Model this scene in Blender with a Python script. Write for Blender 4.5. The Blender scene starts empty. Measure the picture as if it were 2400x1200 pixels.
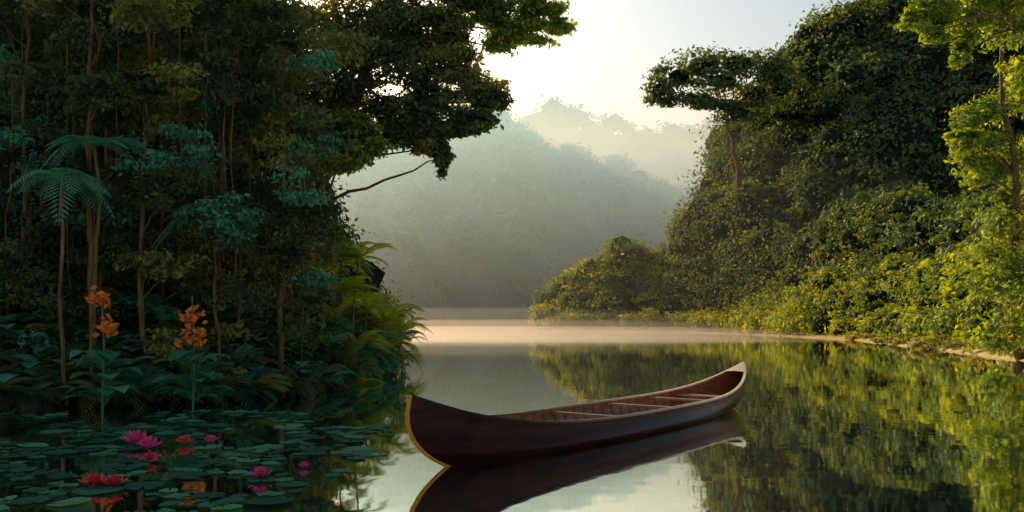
import bpy, bmesh, math, numpy as np
from mathutils import Vector
rng=np.random.default_rng(7)
sc=bpy.context.scene
CH=1.4; F=2000.0
def W(px,py,d):
    """image pixel + depth from the camera -> metres in the world"""
    return np.array([(px-1200)/F*d, d, CH-(py-760)/F*d])
def nrm(a): 
    return a/np.maximum(np.linalg.norm(a,axis=-1,keepdims=True),1e-9)
# ---------------------------------------------------------------- materials
def newmat(name):
    m=bpy.data.materials.new(name); m.use_nodes=True
    nt=m.node_tree; nt.nodes.clear()
    out=nt.nodes.new('ShaderNodeOutputMaterial')
    return m,nt,out
def leafmat(name,c0,c1,c2,trans=0.45,gloss=0.05):
    m,nt,out=newmat(name); N=nt.nodes; L=nt.links
    at=N.new('ShaderNodeAttribute'); at.attribute_name='rnd'
    cr=N.new('ShaderNodeValToRGB'); e=cr.color_ramp.elements
    e[0].color=(*c0,1); e[1].color=(*c2,1); e[1].position=1.0
    k=e.new(0.5); k.color=(*c1,1)
    L.new(at.outputs['Fac'],cr.inputs[0])
    d=N.new('ShaderNodeBsdfDiffuse'); t=N.new('ShaderNodeBsdfTranslucent')
    hs=N.new('ShaderNodeMixRGB'); hs.blend_type='MULTIPLY'; hs.inputs[0].default_value=1; hs.inputs[2].default_value=(2.4,1.95,0.5,1)
    L.new(cr.outputs[0],d.inputs[0]); L.new(cr.outputs[0],hs.inputs[1]); L.new(hs.outputs[0],t.inputs[0])
    mx=N.new('ShaderNodeMixShader'); mx.inputs[0].default_value=trans
    L.new(d.outputs[0],mx.inputs[1]); L.new(t.outputs[0],mx.inputs[2])
    g=N.new('ShaderNodeBsdfGlossy'); g.inputs['Roughness'].default_value=0.5; g.inputs[0].default_value=(.8,1,.7,1)
    m2=N.new('ShaderNodeMixShader'); m2.inputs[0].default_value=gloss
    L.new(mx.outputs[0],m2.inputs[1]); L.new(g.outputs[0],m2.inputs[2]); L.new(m2.outputs[0],out.inputs[0])
    return m
def pmat(name,c0,c1,rough=0.6,scale=6,stretch=(1,1,1),bump=0.2,metal=0,coat=0,spec=0.5):
    m,nt,out=newmat(name); N=nt.nodes; L=nt.links
    p=N.new('ShaderNodeBsdfPrincipled'); tc=N.new('ShaderNodeTexCoord'); mp=N.new('ShaderNodeMapping'); mp.inputs['Scale'].default_value=stretch
    no=N.new('ShaderNodeTexNoise'); no.inputs['Scale'].default_value=scale; no.inputs['Detail'].default_value=6
    cr=N.new('ShaderNodeValToRGB'); cr.color_ramp.elements[0].color=(*c0,1); cr.color_ramp.elements[1].color=(*c1,1)
    cr.color_ramp.elements[0].position=0.3; cr.color_ramp.elements[1].position=0.7
    L.new(tc.outputs['Object'],mp.inputs[0]); L.new(mp.outputs[0],no.inputs[0]); L.new(no.outputs[0],cr.inputs[0]); L.new(cr.outputs[0],p.inputs['Base Color'])
    p.inputs['Roughness'].default_value=rough; p.inputs['Metallic'].default_value=metal; p.inputs['Coat Weight'].default_value=coat; p.inputs['Specular IOR Level'].default_value=spec
    b=N.new('ShaderNodeBump'); b.inputs['Strength'].default_value=bump; b.inputs['Distance'].default_value=0.02
    L.new(no.outputs[0],b.inputs['Height']); L.new(b.outputs[0],p.inputs['Normal']); L.new(p.outputs[0],out.inputs[0])
    return m
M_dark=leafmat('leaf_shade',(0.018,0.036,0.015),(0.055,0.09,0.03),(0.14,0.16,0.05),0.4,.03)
M_teal=leafmat('leaf_teal',(0.015,0.065,0.045),(0.045,0.19,0.115),(0.12,0.36,0.20),0.3,0.05)
M_olive=leafmat('leaf_olive',(0.06,0.08,0.015),(0.16,0.17,0.03),(0.30,0.28,0.06),0.5)
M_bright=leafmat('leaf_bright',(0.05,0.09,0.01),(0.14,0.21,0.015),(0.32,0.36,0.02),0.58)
M_mid=leafmat('leaf_mid',(0.03,0.06,0.03),(0.07,0.12,0.035),(0.18,0.20,0.03),0.5)
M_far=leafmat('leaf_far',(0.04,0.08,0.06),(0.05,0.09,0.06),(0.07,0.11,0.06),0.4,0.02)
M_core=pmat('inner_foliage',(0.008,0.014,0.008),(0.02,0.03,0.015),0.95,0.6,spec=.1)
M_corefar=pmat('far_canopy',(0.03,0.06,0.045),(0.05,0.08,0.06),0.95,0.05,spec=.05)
M_bark=pmat('bark',(0.08,0.045,0.015),(0.24,0.13,0.045),0.85,4,(3,3,0.6),0.5,spec=.2)
M_soil=pmat('soil',(0.02,0.016,0.01),(0.06,0.05,0.03),0.95,0.8,spec=.1)
M_sand=pmat('sand_bank',(0.42,0.30,0.09),(0.68,0.52,0.2),0.9,1.5,spec=.2)
# ---------------------------------------------------------------- mesh builder
class MB:
    def __init__(s): s.v=[];s.f=[];s.m=[];s.r=[];s.sm=[];s.n=0
    def add(s,v,f,mat,rnd=0.5,smooth=False):
        v=np.asarray(v,float).reshape(-1,3); f=np.asarray(f,int).reshape(-1,4)
        s.v.append(v); s.f.append(f+s.n); s.n+=len(v)
        s.m.append(np.full(len(f),mat)); s.r.append(np.broadcast_to(np.asarray(rnd,float),(len(f),)).copy()); s.sm.append(np.full(len(f),smooth))
    def leaves(s,c,nor,L,Wd,mat,rnd):
        n=len(c); nor=nrm(nor); a=rng.normal(size=(n,3)); u=nrm(np.cross(nor,a)); w=np.cross(nor,u)
        L=np.broadcast_to(np.asarray(L,float).reshape(-1,1),(n,1)); Wd=np.broadcast_to(np.asarray(Wd,float).reshape(-1,1),(n,1))
        v=np.stack([c-u*L/2,c+w*Wd/2+nor*Wd*.12,c+u*L/2,c-w*Wd/2+nor*Wd*.12],1).reshape(-1,3)
        s.add(v,np.arange(4*n).reshape(n,4),mat,rnd)
    def tube(s,P,R,mat,seg=7,rnd=0.5):
        P=np.asarray(P,float); R=np.broadcast_to(R,(len(P),)); T=nrm(np.gradient(P,axis=0))
        ref=np.array([0.3,0.9,0.1]); 
        if abs(T[0]@nrm(ref))>0.95: ref=np.array([1,0,0.])
        A=nrm(np.cross(T,ref)); B=np.cross(T,A); th=np.linspace(0,2*np.pi,seg,endpoint=False)
        v=P[:,None]+R[:,None,None]*(A[:,None]*np.cos(th)[None,:,None]+B[:,None]*np.sin(th)[None,:,None])
        f=[]
        for i in range(len(P)-1):
            for j in range(seg):
                k=(j+1)%seg; f.append((i*seg+j,i*seg+k,(i+1)*seg+k,(i+1)*seg+j))
        s.add(v,f,mat,rnd,True)
    def grid(s,G,mat,rnd=0.5,smooth=True):
        a,b=G.shape[:2]; idx=np.arange(a*b).reshape(a,b)
        f=np.stack([idx[:-1,:-1],idx[1:,:-1],idx[1:,1:],idx[:-1,1:]],-1).reshape(-1,4)
        s.add(G.reshape(-1,3),f,mat,rnd,smooth)
    def ell(s,c,R,mat,a=10,b=6):
        th=np.linspace(0,2*np.pi,a+1); ph=np.linspace(0.05,np.pi-0.05,b)
        G=np.stack([np.outer(np.sin(ph),np.cos(th)),np.outer(np.sin(ph),np.sin(th)),np.outer(np.cos(ph),np.ones(a+1))],-1)
        G=G*(1+0.12*rng.normal(size=(b,a+1,1)))
        s.grid(G*np.asarray(R)+c,mat)
    def build(s,name,mats,parent=None):
        v=np.concatenate(s.v); f=np.concatenate(s.f); me=bpy.data.meshes.new(name)
        me.vertices.add(len(v)); me.vertices.foreach_set('co',v.astype(np.float32).ravel())
        me.loops.add(f.size); me.loops.foreach_set('vertex_index',f.astype(np.int32).ravel())
        me.polygons.add(len(f)); me.polygons.foreach_set('loop_start',np.arange(0,f.size,4,dtype=np.int32))
        me.polygons.foreach_set('material_index',np.concatenate(s.m).astype(np.int32))
        me.polygons.foreach_set('use_smooth',np.concatenate(s.sm).astype(bool))
        for m in mats: me.materials.append(m)
        at=me.attributes.new('rnd','FLOAT','FACE'); at.data.foreach_set('value',np.clip(np.concatenate(s.r),0,1).astype(np.float32))
        me.update(calc_edges=True)
        o=bpy.data.objects.new(name,me); sc.collection.objects.link(o)
        if parent: o.parent=parent
        return o
def crown(mb,c,R,n,ls,mat,core=None,K=14,spread=0.26,base=0.5,up=0.2,corek=0.62):
    R=np.asarray(R,float)
    sd=nrm(rng.normal(size=(K,3))+[0,0,up]); sr=rng.uniform(0.55,0.92,(K,1)); bs=rng.normal(size=K)*0.13
    k=rng.integers(0,K,n); d=sd[k]*sr[k]+rng.normal(size=(n,3))*spread*[1,1,0.6]
    p=c+d*R; nor=nrm(d)*0.8+rng.normal(size=(n,3))*0.55+[0,0,0.35]
    sz=ls*rng.uniform(0.6,1.35,n)
    mb.leaves(p,nor,sz,sz*0.5,mat,base+bs[k]+rng.normal(size=n)*0.16)
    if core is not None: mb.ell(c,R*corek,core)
def slope_forest(name,prof,d0,d1,ncr,rpx,ls,npl,mat,core=M_core,tpow=0.85,flat=0.8,tmin=0.0,jit=0.12,ridge=40,soil=M_soil,rd=.4):
    prof=np.array(prof,float); xs=prof[:,0]
    top=lambda px:np.interp(px,xs,prof[:,1])
    D0=lambda px:np.interp(px,xs,np.broadcast_to(d0,xs.shape)); D1=lambda px:np.interp(px,xs,np.broadcast_to(d1,xs.shape))
    def S(px,t,drop=0.0):
        d=D0(px)+(D1(px)-D0(px))*np.minimum(t,1); zt=CH-(top(px)-760)/F*D1(px)
        z=zt*np.clip(t,0,1)**tpow
        over=np.maximum(t-1,0); d=d+over*(D1(px)-D0(px)); z=z*(1-over*0.9)
        return np.stack([(px-1200)/F*d,d,z-drop],-1)
    mb=MB()
    px=np.linspace(xs[0],xs[-1],40); t=np.linspace(0,2.1,22); PX,T=np.meshgrid(px,t)
    rm=rpx/F*float(np.mean(D1(px)))
    G=S(PX,T); G[...,2]-=rm*(0.9)*np.minimum(1,T*6)+0.3; mb.grid(G,1)
    P=rng.uniform(xs[0],xs[-1],ncr); t=rng.uniform(tmin,1.0,ncr)
    P=np.concatenate([P,np.linspace(xs[0],xs[-1],ridge)+rng.normal(size=ridge)*3]); t=np.concatenate([t,np.full(ridge,1.0)])
    for a,b in zip(P,t):
        q=S(a,b); dd=q[1]; r=rpx/F*dd*rng.uniform(0.65,1.3)
        q=q+[0,0,rng.normal()*r*jit*2-r*rd*(b>0.9)]
        if q[2]<r*0.45: q[2]=r*rng.uniform(0.4,0.7)
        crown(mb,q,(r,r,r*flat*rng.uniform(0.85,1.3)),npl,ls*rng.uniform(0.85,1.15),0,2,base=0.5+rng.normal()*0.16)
    return mb.build(name,[mat,soil,core])
# ---------------------------------------------------------------- world
SUN_AZ=-24; SUN_EL=24
w=bpy.data.worlds.new('World'); sc.world=w; w.use_nodes=True; nt=w.node_tree
bg=nt.nodes['Background']; sk=nt.nodes.new('ShaderNodeTexSky'); sk.sky_type='NISHITA'; sk.sun_disc=False
sk.sun_elevation=math.radians(SUN_EL); sk.sun_rotation=math.radians(SUN_AZ); sk.air_density=1.2; sk.dust_density=2.2; sk.ozone_density=0.6
bg.inputs[1].default_value=0.12; nt.links.new(sk.outputs[0],bg.inputs[0])
ld=bpy.data.lights.new('sun','SUN'); ld.energy=5; ld.angle=math.radians(0.5); ld.color=(1,0.88,0.6)
lo=bpy.data.objects.new('sun',ld); sc.collection.objects.link(lo)
az=math.radians(SUN_AZ); el=math.radians(SUN_EL)
sd=Vector((math.sin(az)*math.cos(el),math.cos(az)*math.cos(el),math.sin(el)))
lo.rotation_euler=sd.to_track_quat('Z','Y').to_euler()
sc.view_settings.view_transform='Standard'; sc.view_settings.look='None'; sc.view_settings.exposure=0
cd=bpy.data.cameras.new('camera'); cam=bpy.data.objects.new('camera',cd); sc.collection.objects.link(cam)
cam.location=(0,0,CH); cam.rotation_euler=(math.radians(90),0,0); cd.sensor_width=36; cd.lens=30; cd.shift_y=160/2400; cd.clip_end=6000
sc.camera=cam
# ---------------------------------------------------------------- ground and water
mb=MB(); xs=np.linspace(-2500,2500,30); ys=np.linspace(-400,4000,30); X,Y=np.meshgrid(xs,ys)
mb.grid(np.stack([X,Y,np.full_like(X,-1.2)],-1),0); mb.build('ground',[M_soil])
m,nt,out=newmat('river_water'); N=nt.nodes; L=nt.links
gl=N.new('ShaderNodeBsdfGlossy'); gl.inputs[0].default_value=(0.96,0.99,0.95,1); gl.inputs['Roughness'].default_value=0.03
df=N.new('ShaderNodeBsdfDiffuse'); df.inputs[0].default_value=(0.012,0.05,0.04,1)
mx=N.new('ShaderNodeMixShader'); mx.inputs[0].default_value=0.94
tc=N.new('ShaderNodeTexCoord'); n1=N.new('ShaderNodeTexNoise'); n1.inputs['Scale'].default_value=1.3; n1.inputs['Detail'].default_value=2
bp=N.new('ShaderNodeBump'); bp.inputs['Strength'].default_value=0.055; bp.inputs['Distance'].default_value=0.04
L.new(tc.outputs['Object'],n1.inputs[0]); L.new(n1.outputs[0],bp.inputs['Height']); L.new(bp.outputs[0],gl.inputs['Normal'])
L.new(df.outputs[0],mx.inputs[1]); L.new(gl.outputs[0],mx.inputs[2]); L.new(mx.outputs[0],out.inputs[0])
mb=MB(); mb.add([(-600,-200,0),(600,-200,0),(600,420,0),(-600,420,0)],[(0,1,2,3)],0); mb.build('river_water',[m])
# ---------------------------------------------------------------- haze and mist (real scattering volumes)
def volmat(name,dens,col,g):
    m,nt,out=newmat(name); v=nt.nodes.new('ShaderNodeVolumeScatter'); v.inputs['Color'].default_value=(*col,1); v.inputs['Density'].default_value=dens; v.inputs['Anisotropy'].default_value=g
    nt.links.new(v.outputs[0],out.inputs['Volume']); return m
def volbox(name,x0,x1,y0,y1,z0,z1,dens,col,g=0.4):
    mb=MB(); c=[(x,y,z) for z in(z0,z1) for y in (y0,y1) for x in (x0,x1)]
    mb.add(c,[(0,2,3,1),(4,5,7,6),(0,1,5,4),(1,3,7,5),(3,2,6,7),(2,0,4,6)],0); return mb.build(name,[volmat(name,dens,col,g)])
def mist(c,R,dens,col=(.9,1,.93),g=.6):
    bm=bmesh.new(); bmesh.ops.create_uvsphere(bm,u_segments=48,v_segments=24,radius=1.0)
    for v in bm.verts: v.co=Vector((v.co.x*R[0]+c[0],v.co.y*R[1]+c[1],v.co.z*R[2]+c[2]))
    me=bpy.data.meshes.new('morning_mist'); bm.to_mesh(me); bm.free(); me.materials.append(volmat('mist',dens,col,g))
    o=bpy.data.objects.new('morning_mist',me); sc.collection.objects.link(o)
volbox('haze',-900,900,175,450,0.05,90,0.0048,(0.44,0.84,1.0),0.42)
volbox('haze',-900,900,470,1300,0.06,150,0.0022,(1.0,0.96,0.8),0.5)
mist((0,200,0),(170,115,42),.0005,(.9,1,.85),.55)
mist((-8,188,0),(90,70,5),.0024,(.8,1,.95))
mist((0,178,0),(75,82,2.4),.006,(.9,1,.85))
mist((8,165,0),(75,90,1.1),.018,(.93,1,.72),.7)
# ---------------------------------------------------------------- hills
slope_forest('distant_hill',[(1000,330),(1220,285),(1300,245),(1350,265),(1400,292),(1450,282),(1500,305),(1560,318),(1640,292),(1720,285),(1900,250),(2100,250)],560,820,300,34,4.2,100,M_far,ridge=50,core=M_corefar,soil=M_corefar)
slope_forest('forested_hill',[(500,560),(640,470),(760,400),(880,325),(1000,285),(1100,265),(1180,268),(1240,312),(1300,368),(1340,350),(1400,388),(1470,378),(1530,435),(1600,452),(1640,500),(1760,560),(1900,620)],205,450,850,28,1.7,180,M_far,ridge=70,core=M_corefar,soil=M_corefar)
slope_forest('forested_hill',[(1670,420),(1700,330),(1730,270),(1790,215),(1850,135),(1900,90),(1950,45),(2020,5),(2120,-60),(2300,-120),(2600,-150)],[152,148,144,137,128,122,118,114,112,112,112],[186,182,178,173,170,168,166,165,165,165,165],420,56,0.88,400,M_mid,ridge=36)
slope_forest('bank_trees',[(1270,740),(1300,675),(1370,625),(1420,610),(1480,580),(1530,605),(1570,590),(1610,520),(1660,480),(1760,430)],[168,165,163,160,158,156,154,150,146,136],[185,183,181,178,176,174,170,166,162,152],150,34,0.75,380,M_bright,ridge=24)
slope_forest('bank_trees',[(1590,560),(1640,490),(1700,470),(1760,480),(1850,560),(1900,560),(1960,510),(2050,470),(2150,468),(2200,495),(2300,480),(2500,440)],[152,146,138,128,113,104,94,82,73,66,58,52],[166,158,150,140,127,117,107,98,90,85,77,70],220,50,0.6,420,M_mid,ridge=30)
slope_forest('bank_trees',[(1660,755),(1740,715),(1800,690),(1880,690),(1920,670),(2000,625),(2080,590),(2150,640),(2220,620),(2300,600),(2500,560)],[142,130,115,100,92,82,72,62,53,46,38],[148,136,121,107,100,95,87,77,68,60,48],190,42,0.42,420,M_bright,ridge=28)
# shoreline strip
P=np.array([(1265,778),(1400,778.5),(1600,780),(1720,783),(1800,786.5),(2000,797),(2200,820),(2400,846),(2700,880)],float)
mb=MB(); G=[]
for px,py in P:
    d=CH*F/(py-760); x=(px-1200)/F*d
    G.append([(x-0.5-d*.004,d-1.0,-0.15),(x,d,0.03),(x+.6,d+1.0,0.15),(x+3,d+6,0.32),(x+12,d+14,0.5)])
G=np.array(G); mb.grid(G[:,:4],0); mb.grid(G[:,3:],1); mb.build('sandy_shore',[M_sand,M_soil])
mb=MB()
for k in range(150):
    a=rng.uniform(0,7.99); i=int(a); g0=G[i,2]+(G[i+1,2]-G[i,2])*(a-i)+[rng.uniform(1,3.5),rng.uniform(3.5,8),0]; s=g0[1]/60
    r=rng.uniform(.25,.7)*(.6+.5*s); crown(mb,g0+[0,0,r*.3],(r*1.6,r,r*.6),130,.2+.12*s,0,K=7,base=rng.uniform(.3,.8))
for k in range(170):
    a=rng.uniform(0,4.6); i=int(a); g0=G[i,2]+(G[i+1,2]-G[i,2])*(a-i)+[rng.uniform(.5,2.5),rng.uniform(3,6),0]
    r=rng.uniform(1.0,2.2); crown(mb,g0+[0,0,r*.8],(r*1.1,r,r),260,.5,1,K=11,base=rng.uniform(.4,.9))
mb.build('shore_plants',[M_olive,M_bright])
# ---------------------------------------------------------------- trees
def limb(mb,a,b,r0,r1,mat,sag=0.0,wob=0.05,n=9):
    a=np.asarray(a,float);b=np.asarray(b,float);t=np.linspace(0,1,n)[:,None]; Lh=np.linalg.norm(b-a)
    w=np.cumsum(rng.normal(size=(n,3)),0); w-=t*w[-1]
    p=a+(b-a)*t+w*wob*Lh/n+np.array([0,0,1])*(sag*Lh*np.sin(t*np.pi))
    mb.tube(p,np.linspace(r0,r1,n),mat); return p
def tree(name,base,topp,r,blobs,ls,npb,mat,core=None,K=16,limbs=True,spread=0.24,twigs=True,base_r=0.5,corek=0.5,wob=.2,mat2=None,p2=.35):
    """blobs: (px,py,d,rpx_x,rpx_z)"""
    mb=MB(); tr=limb(mb,base,topp,r,r*0.35,1,wob=wob,n=14)
    for (px,py,d,rx,rz) in blobs:
        c=W(px,py,d); R=np.array([rx,(rx+rz)/2,rz])/F*d
        if limbs:
            k=np.argmin(np.linalg.norm(tr-(c-[0,0,1.0]),axis=1)); limb(mb,tr[k],c,r*0.3,r*0.08,1,sag=0.08,wob=0.25)
            if twigs:
                for _ in range(4): limb(mb,c+rng.normal(size=3)*R*0.15,c+nrm(rng.normal(size=3))*R*0.8,r*0.08,r*0.02,1,wob=0.3,n=6)
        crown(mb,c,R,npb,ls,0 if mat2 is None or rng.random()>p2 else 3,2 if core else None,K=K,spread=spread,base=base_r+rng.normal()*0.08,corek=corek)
    return mb.build(name,[mat,M_bark,M_core]+([mat2] if mat2 else []))
# flat-topped tree on the hill shoulder
tree('umbrella_tree',W(1740,450,152),W(1705,260,148),0.55,[(px,py,d+20,rx,rz) for (px,py,d,rx,rz) in [(1590,180,128,62,42),(1545,212,126,42,40),(1650,155,128,90,42),(1730,150,130,95,40),(1800,165,131,60,48),(1690,190,126,90,32),(1620,235,126,70,20),(1770,225,130,70,50),(1830,200,130,60,60),(1730,265,129,60,30),(1680,245,128,60,14)]],0.8,800,M_mid,core=True,corek=0.4,K=24,spread=.2)
# near right trees
tree('riverside_tree',W(2420,850,33),W(2350,60,33),0.2,[(2290,280,33,55,48),(2260,330,32,35,28),(2310,350,33,60,45),(2300,400,33,55,35),(2370,250,34,60,70),(2390,420,33,60,90),(2380,560,32,70,80),(2330,640,32,60,70),(2400,700,31,80,90),(2340,500,33,40,50),(2380,790,31,80,50)],0.22,1300,M_bright)
tree('riverside_tree',W(2520,860,30),W(2440,-60,28),0.18,[(2150,50,27,40,28),(2200,70,27,35,30),(2190,20,27,60,28),(2260,60,28,45,50),(2255,130,28,20,35),(2310,30,28,60,45),(2380,60,28,60,70),(2300,-20,28,90,40),(2390,180,28,40,60)],0.2,900,M_bright)
# left bank ------------------------------------------------------------
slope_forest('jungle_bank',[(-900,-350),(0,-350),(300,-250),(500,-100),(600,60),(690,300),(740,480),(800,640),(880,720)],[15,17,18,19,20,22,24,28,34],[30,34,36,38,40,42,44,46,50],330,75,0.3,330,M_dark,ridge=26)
# trunks with crowns above
trunks=[(215,940,15.5,222,-80,.07),(245,930,17,238,-100,.05),(330,935,16,342,-80,.06),(385,900,18,385,-60,.045),(520,920,18,520,-80,.06),(660,900,17,656,-60,.06),(675,880,19,690,-40,.07),(285,900,20,290,-60,.05),(130,930,19,125,-80,.06),(50,930,17,60,-60,.07),(455,900,20,460,-80,.05),(590,900,21,600,-80,.05)]
for i,(bx,by,d,tx,ty,r) in enumerate(trunks):
    bl=[(tx+rng.normal()*70,rng.uniform(-80,150),d+rng.normal(),rng.uniform(70,110),rng.uniform(40,70)) for _ in range(4)]
    bl+=[(tx+rng.normal()*60,rng.uniform(180,640),d-rng.uniform(-.3,1.2),rng.uniform(45,80),rng.uniform(25,50)) for _ in range(4)]
    b=W(bx,by,d); b[2]=-0.2
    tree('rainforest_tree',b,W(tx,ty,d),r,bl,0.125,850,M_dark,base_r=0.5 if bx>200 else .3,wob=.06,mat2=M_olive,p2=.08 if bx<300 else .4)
# shrubs and hanging foliage between the trunks
mb=MB()
for _ in range(200):
    px=rng.uniform(-80,745); py=rng.uniform(130,900); d=rng.uniform(15,20)
    r=rng.uniform(30,65)/F*d; crown(mb,W(px,py,d),(r*1.2,r,r*.8),330,.12,rng.choice([0,0,1,2,2] if px>300 else [0,0,0,1]),K=9,base=rng.uniform(.2,.7))
mb.build('understory_shrubs',[M_dark,M_teal,M_olive])
mb=MB()
for _ in range(70):
    px=rng.uniform(-50,720); d=rng.uniform(15.5,22); y0=rng.uniform(-50,350); limb(mb,W(px,y0,d),W(px+rng.normal()*6,y0+rng.uniform(200,600),d),.015,.01,0,wob=.06,n=10)
mb.build('hanging_lianas',[M_bark])
# the big overhanging tree
bl=[(760,60,21,110,70),(900,50,20,120,70),(1010,40,20,90,60),(850,170,20,110,70),(960,160,20,100,60),(1050,150,20,70,45),(1100,200,20,70,40),(1150,235,20,45,22),(1030,240,20,80,45),(930,270,20,80,45),(1120,285,20,50,25),(1010,310,20,50,22),(1035,370,20,20,42),(720,180,21,90,70),(800,270,21,80,55),(700,310,21,70,60),(870,100,21.5,120,70),(980,100,21.5,90,60),(760,230,22,90,70),(1040,85,21,50,40),(945,318,20,50,22),(1000,345,20,32,20),(1060,300,20,40,18)]
b=W(700,900,23); b[2]=-.1
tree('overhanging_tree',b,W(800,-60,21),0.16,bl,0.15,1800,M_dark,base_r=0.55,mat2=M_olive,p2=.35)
bl=[(1130,25,20,80,35),(1200,40,20,80,32),(1250,75,20,70,28),(1190,100,20,60,24),(1310,65,20,45,16),(1260,15,20,60,30),(1110,-10,20,90,40),(850,335,19,60,35),(800,375,19,60,35),(830,300,19,60,30),(720,360,20,60,40),(760,320,20,50,35),(640,340,20,60,50)]
b=W(640,900,22); b[2]=-.1
tree('overhanging_tree',b,W(900,-120,20),0.13,bl,0.16,1200,M_bright,base_r=0.4)  # brighter leaf colour stands in for the crown's sunlit edge leaves
# slim leaning sapling
b=W(735,900,19); b[2]=0
mb=MB(); limb(mb,b,W(745,545,19),.05,.04,1,wob=.1); limb(mb,W(745,545,19),W(795,385,19),.04,.02,1,wob=.1)
for q in [(800,380),(830,350),(770,370)]: crown(mb,W(*q,19),np.array([.3,.3,.2]),200,.15,0)
mb.build('sapling',[M_olive,M_bark])
# ferns -------------------------------------------------------------------
def frond(mb,base,az,Lh,rise,droop,mat,nl=22,wl=0.28,rnd=0.5):
    t=np.linspace(0,1,nl); h=np.array([math.cos(az),math.sin(az),0]); side=np.array([-h[1],h[0],0])
    p=base+h*(Lh*t)[:,None]*0.85+np.array([0,0,1.])*((rise*t-droop*t**2)*Lh)[:,None]
    mb.tube(p[::3],np.linspace(0.012,0.004,len(p[::3]))*max(1,Lh),mat,4,rnd)
    tan=nrm(np.gradient(p,axis=0)); l=Lh*wl*np.sin(np.pi*np.clip(t*0.92+0.08,0,1))**0.7
    for sgn in(-1,1):
        dr=nrm(side*sgn+tan*0.55+np.array([0,0,-0.25])); tip=p+dr*l[:,None]; wv=tan*(Lh/nl*0.42)
        mid=p+dr*l[:,None]*0.4
        v=np.stack([p,mid+wv+[0,0,.01],tip,mid-wv],1).reshape(-1,3)
        mb.add(v,np.arange(4*nl).reshape(nl,4),mat,rnd+rng.normal(size=nl)*0.1)
def fern(mb,base,Lh,mat,n=9,rnd=0.5,rise=0.9):
    for k in range(n): frond(mb,np.asarray(base,float),rng.uniform(0,2*np.pi),Lh*rng.uniform(.7,1.15),rise*rng.uniform(.6,1.3),rng.uniform(.6,1.1),mat,rnd=rnd+rng.normal()*0.12)
mb=MB()
for _ in range(360):
    px=rng.uniform(-80,960); ysh=np.interp(px,[0,500,800,920,1000],[965,945,915,880,835]); d=CH*F/(ysh-760)+rng.uniform(-.3,6)*(1 if px<800 else .6)
    z=max(0.05,(d-CH*F/(ysh-760))*0.42)*rng.uniform(.6,1.3)+0.1
    fern(mb,((px-1200)/F*d,d,z),rng.uniform(.5,1.1),rng.choice([0,1,1,2]),8,rnd=rng.uniform(.2,.95))
mb.build('fern_undergrowth',[M_dark,M_teal,M_olive])
mb=MB()
for (px,py,d,Lh) in [(800,590,20,1.3),(840,585,20,1.3),(760,600,20,1.3),(900,730,22,1.3),(940,745,23,1.1),(860,700,21,1.2),(900,800,22,1.2),(945,820,24,.9),(830,790,20,1.1),(850,870,20,.8),(770,720,20,1.2),(800,660,20,1.1)]:
    fern(mb,W(px,py+25,d),Lh,0,12,rnd=.75)
    mb.tube([W(px-25,930,d+1),W(px-10,py+120,d+.5),W(px,py+25,d)],[.03,.03,.02],1,5)
mb.build('tree_fern',[M_bright,M_bark])
for (px,py,d,Lh) in [(150,420,14,1.1),(220,340,14.5,.9),(500,500,16,1.2),(560,500,17,1.0)]:
    mb=MB(); fern(mb,W(px,py,d),Lh,0,14,rnd=.8,rise=.6); b=W(px+10,940,d+.3); b[2]=0; limb(mb,b,W(px,py,d),.035,.025,1,wob=.1); mb.build('palm_tree',[M_teal,M_bark])
# broad leaf plants + heliconia
M_or=pmat('orange_petal',(0.75,0.14,0.01),(0.9,0.28,0.02),.5,8)
def broad(mb,base,Lh,n,mat,rnd=.6):
    for k in range(n):
        az=rng.uniform(0,2*np.pi); h=np.array([math.cos(az),math.sin(az),0]); s=np.array([-h[1],h[0],0]); l=Lh*rng.uniform(.7,1.1); ri=rng.uniform(.5,1.4)
        t=np.linspace(0,1,7); p=np.asarray(base)+h*(l*t*.7)[:,None]+np.array([0,0,1.])*((ri*t-.8*t*t*ri)*l)[:,None]
        wd=(np.sin(np.pi*np.clip((t-.2)/.8,0,1))**.7*.2*l+.008)[:,None]
        mb.grid(np.stack([p-s*wd+[0,0,.03],p,p+s*wd+[0,0,.03]],1),mat,rnd+rng.normal()*.15)
mb=MB()
for _ in range(290):
    px=rng.uniform(-60,790); ysh=np.interp(px,[0,500,800],[962,942,914]); dd=rng.uniform(-.2,3.0); d=CH*F/(ysh-760)+dd
    z=max(.05,dd*.55)*rng.uniform(.5,1.2); broad(mb,((px-1200)/F*d,d,z),rng.uniform(.45,.95),9,rng.choice([0,0,1]),rnd=rng.uniform(.3,1))
mb.build('broadleaf_plants',[M_teal,M_dark])
for (px,py,d,cl) in [(240,800,13.6,[(236,700),(256,768)]),(452,800,14.0,[(452,745),(456,795)])]:
    mb=MB(); b=W(px,930,d); b[2]=0; mb.tube([b,W(px+4,py,d),W(px-2,py-105,d)],[.02,.018,.01],0,6)
    for (cx,cy) in cl:
      for k in range(44):
        q=W(cx+rng.normal()*11,cy+rng.normal()*11,d+rng.normal()*.08); az=rng.uniform(0,6.28); h=np.array([math.cos(az),math.sin(az),rng.uniform(-.3,.7)])
        s=np.array([-h[1],h[0],0]); l=rng.uniform(.07,.17)
        mb.add([q,q+h*l*.5+s*.04,q+h*l,q+h*l*.5-s*.04],[(0,1,2,3)],1); mb.add([q,q+h*l*.5+[0,0,.04],q+h*l,q+h*l*.5-[0,0,.04]],[(0,1,2,3)],1)
    for zz in (.1,.35,.6): broad(mb,b+[0,.1,zz],.85,9,0,rnd=.65)
    mb.build('orange_flower',[M_teal,M_or])
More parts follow.
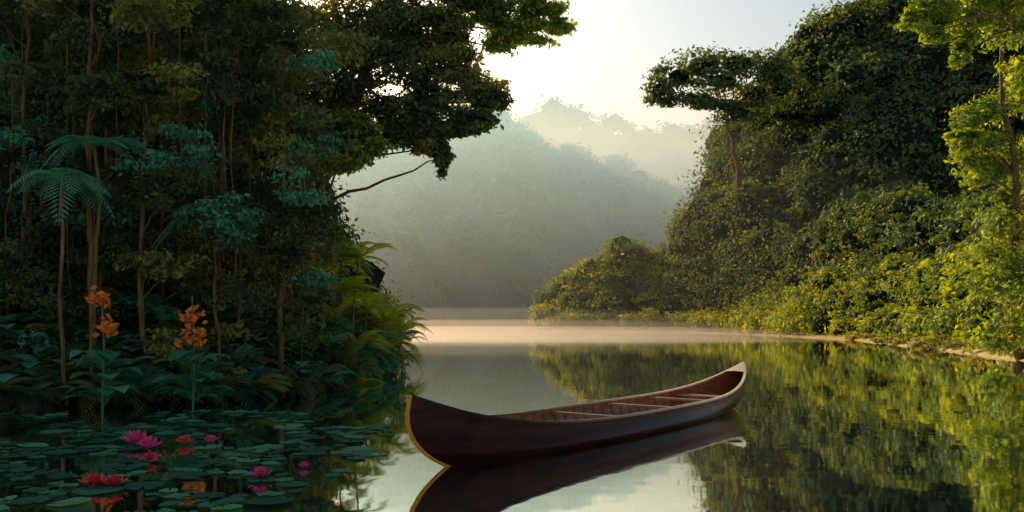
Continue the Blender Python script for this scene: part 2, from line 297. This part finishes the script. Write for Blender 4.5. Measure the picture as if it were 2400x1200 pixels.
# lily pads ---------------------------------------------------------------
M_pad=leafmat('lily_pad',(0.015,0.06,0.035),(0.035,0.15,0.08),(0.12,0.30,0.14),.1,.03)
M_pk=pmat('pink_petal',(.65,.03,.15),(.9,.12,.3),.5,8); M_rd=pmat('red_petal',(.6,.03,.03),(.85,.10,.08),.5,8)
mb=MB(); pads=[]
tries=0
while len(pads)<250 and tries<12000:
    tries+=1; py=965+265*rng.random()**1.1; px=rng.uniform(-60,np.interp(py,[970,1030,1080,1130,1230],[880,930,900,740,580])); 
    if math.sin(px*.011+py*.06)+math.sin(px*.023-py*.035+1.3)+.5*math.sin(py*.12)<-.3 : continue
    d=CH*F/(py-760); x=(px-1200)/F*d; r=rng.uniform(.06,.2)
    if any((x-a)**2+(d-b)**2<(r+c)**2*.75 for a,b,c in pads): continue
    pads.append((x,d,r))
    n=18; a0=rng.uniform(0,6.28); th=a0+np.linspace(.15,2*np.pi-.15,n); rr=np.array([0.02,.5,.9,1.0])*r
    hz=rng.uniform(.006,.014); tl=rng.normal(size=2)*.03
    gx=np.outer(rr,np.cos(th)); gy=np.outer(rr,np.sin(th))
    G2=np.stack([gx+x,gy+d,np.maximum(hz+gx*tl[0]+gy*tl[1]+np.outer([0,.2,.6,1],rng.uniform(0,.014,n)),.003)],-1)
    mb.grid(G2,0,rng.uniform(0,.95)**1.2)
mb.build('lily_pads',[M_pad])
for i,(px,py,s,mt) in enumerate([(320,1035,.2,0),(350,1045,.16,0),(350,1075,.10,1),(495,1030,.10,0),(432,1035,.12,1),(220,1135,.14,1),(268,1135,.13,1),(610,1115,.12,0),(712,1090,.06,0)]):
    mb=MB(); d=CH*F/(py+8-760); c=np.array([(px-1200)/F*d,d,.02])
    for ring,(n,el_) in enumerate([(9,.35),(8,.8),(6,1.2)]):
        for k in range(n):
            a=2*np.pi*k/n+ring*.3; h=np.array([math.cos(a)*math.cos(el_),math.sin(a)*math.cos(el_),math.sin(el_)]); sdv=np.array([-math.sin(a),math.cos(a),0]); l=s*(1-.12*ring)
            p=[c,c+h*l*.35+sdv*l*.16-[0,0,l*.06],c+h*l*.75+sdv*l*.15,c+h*l+[0,0,l*.12],c+h*l*.75-sdv*l*.15,c+h*l*.35-sdv*l*.16-[0,0,l*.06]]
            mb.add(p,[(0,1,2,3),(0,3,4,5)],0)
    mb.build('water_lily',[M_pk if mt==0 else M_rd])
# ---------------------------------------------------------------- canoe
M_hull=pmat('dark_varnished_hull',(.018,.004,.002),(.08,.015,.006),.2,3,(.3,3,3),.03,coat=.0,spec=.12)
M_in=pmat('cedar_interior',(.16,.04,.015),(.36,.11,.04),.45,5,(.4,6,6),.1)
M_seat=pmat('seat_wood',(.28,.11,.04),(.5,.25,.1),.4,4,(.4,6,6),.05)
M_band=pmat('gold_stem_band',(.6,.2,.01),(.8,.32,.03),.5,5,metal=0,spec=.2)  # plain orange-gold colour, not metallic
# gunwale: near-black towards the bow, through brown to cream towards the stern
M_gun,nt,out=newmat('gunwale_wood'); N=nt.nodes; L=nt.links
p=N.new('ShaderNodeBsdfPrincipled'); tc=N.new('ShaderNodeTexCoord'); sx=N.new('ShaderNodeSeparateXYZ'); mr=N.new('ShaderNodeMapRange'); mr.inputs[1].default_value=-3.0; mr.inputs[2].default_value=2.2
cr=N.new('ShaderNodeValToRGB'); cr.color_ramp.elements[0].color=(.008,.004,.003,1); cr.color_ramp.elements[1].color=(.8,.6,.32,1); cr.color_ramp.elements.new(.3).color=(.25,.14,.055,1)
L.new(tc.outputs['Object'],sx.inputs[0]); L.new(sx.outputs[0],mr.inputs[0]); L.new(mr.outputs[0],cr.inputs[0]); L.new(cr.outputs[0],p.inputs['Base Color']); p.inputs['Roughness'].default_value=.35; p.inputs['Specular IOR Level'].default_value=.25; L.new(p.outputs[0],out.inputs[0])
A=np.array([-1.0,7.9]); B=np.array([4.08,14.9]); Lc=np.linalg.norm(B-A)
can=bpy.data.objects.new('canoe',None); sc.collection.objects.link(can)
ctr=(A+B)/2; can.location=(ctr[0],ctr[1],0); can.rotation_euler=(0,0,math.atan2(B[1]-A[1],B[0]-A[0]))
HB=0.62; KZ=-0.13
def sheer(u): return .31+.42*np.abs(u)**4.2
def beam(u): return HB*np.maximum(1-np.abs(u)**2.5,0)**0.8
def hull(u,v,off=0.0,zoff=0.0):
    """u -1..1 along, v 0 keel..1 gunwale"""
    sh=sheer(u); kz=KZ+.05*np.abs(u)**3+zoff; b=np.maximum(beam(u)-off,0.0)
    th=v*np.pi/2; y=b*np.sin(th)**.75*(1+.04*np.sin(v*np.pi)); z=kz+(sh-kz)*(v**1.7)
    zr=(z-kz)/(sh-kz); inset=.85*(1-zr)**3.0+.09*zr**3
    x=u*(Lc/2-inset-off*1.5)
    return x,y,z
us=np.sin(np.linspace(-np.pi/2,np.pi/2,81)); vs=np.linspace(0,1,16)
U,V=np.meshgrid(us,vs,indexing='ij')
def surf(name,off,zoff,mat):
    mb=MB(); x,y,z=hull(U,V,off,zoff); full=np.concatenate([np.stack([x,-y,z],-1)[:,::-1],np.stack([x,y,z],-1)[:,1:]],1)
    mb.grid(full,0); return mb.build(name,[mat],can)
surf('hull',0,0,M_hull); surf('hull_lining',.025,.03,M_in)
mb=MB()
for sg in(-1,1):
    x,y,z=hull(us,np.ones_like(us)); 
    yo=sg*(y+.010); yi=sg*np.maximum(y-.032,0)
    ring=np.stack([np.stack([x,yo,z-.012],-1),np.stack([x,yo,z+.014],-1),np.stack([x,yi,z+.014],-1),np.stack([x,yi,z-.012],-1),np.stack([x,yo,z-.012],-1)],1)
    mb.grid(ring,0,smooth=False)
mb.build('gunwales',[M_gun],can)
mb=MB()
for u in np.linspace(-.86,.86,30):
    v=np.linspace(.0,.97,12); a=hull(np.full(12,u-.006),v,.03,.035); b=hull(np.full(12,u+.006),v,.03,.035); c=hull(np.full(12,u),v,.045,.05)
    for sg in(-1,1):
        mb.grid(np.stack([np.stack([a[0],sg*a[1],a[2]],-1),np.stack([c[0],sg*c[1],c[2]],-1),np.stack([b[0],sg*b[1],b[2]],-1)],1),0,smooth=False)
mb.build('ribs',[M_in],can)
def slab(mb,x0,x1,y0,y1,z0,z1,mat=0):
    c=[(x,y,z) for z in(z0,z1) for y in (y0,y1) for x in (x0,x1)]
    mb.add(c,[(0,2,3,1),(4,5,7,6),(0,1,5,4),(1,3,7,5),(3,2,6,7),(2,0,4,6)],mat)
for nm,u,wd,dz in [('seat_bow',-.55,.26,-.08),('thwart_1',-.22,.08,-.03),('thwart_2',.12,.08,-.03),('thwart_3',.4,.08,-.03),('seat_stern',.6,.26,-.08)]:
    mb=MB(); b=float(beam(np.array(u)))-.03; x=u*(Lc/2-.05); z=float(sheer(np.array(u)))+dz
    if 'seat' in nm:
        for q in np.linspace(-wd/2,wd/2-.07,4): slab(mb,x+q,x+q+.055,-b,b,z-.025,z)
    else: slab(mb,x-wd/2,x+wd/2,-b,b,z-.03,z)
    mb.build(nm,[M_seat],can)
mb=MB()
for y in np.linspace(-.22,.17,6): slab(mb,-2.9,2.9,y,y+.055,-.05,-.035)
mb.build('floor_slats',[M_in],can)
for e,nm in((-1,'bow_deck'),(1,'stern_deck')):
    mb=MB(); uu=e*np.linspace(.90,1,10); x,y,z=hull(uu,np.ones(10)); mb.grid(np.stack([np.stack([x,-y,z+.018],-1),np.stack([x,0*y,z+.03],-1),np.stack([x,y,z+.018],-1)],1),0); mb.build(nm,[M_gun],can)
    mb=MB(); v=np.linspace(0.05,1,16); x,y,z=hull(np.full(16,float(e)),v); mb.tube(np.stack([x+e*.005,0*x,z+.01],-1),.022,0,8); mb.build('stem_band' if e<0 else 'stern_band',[M_band],can)
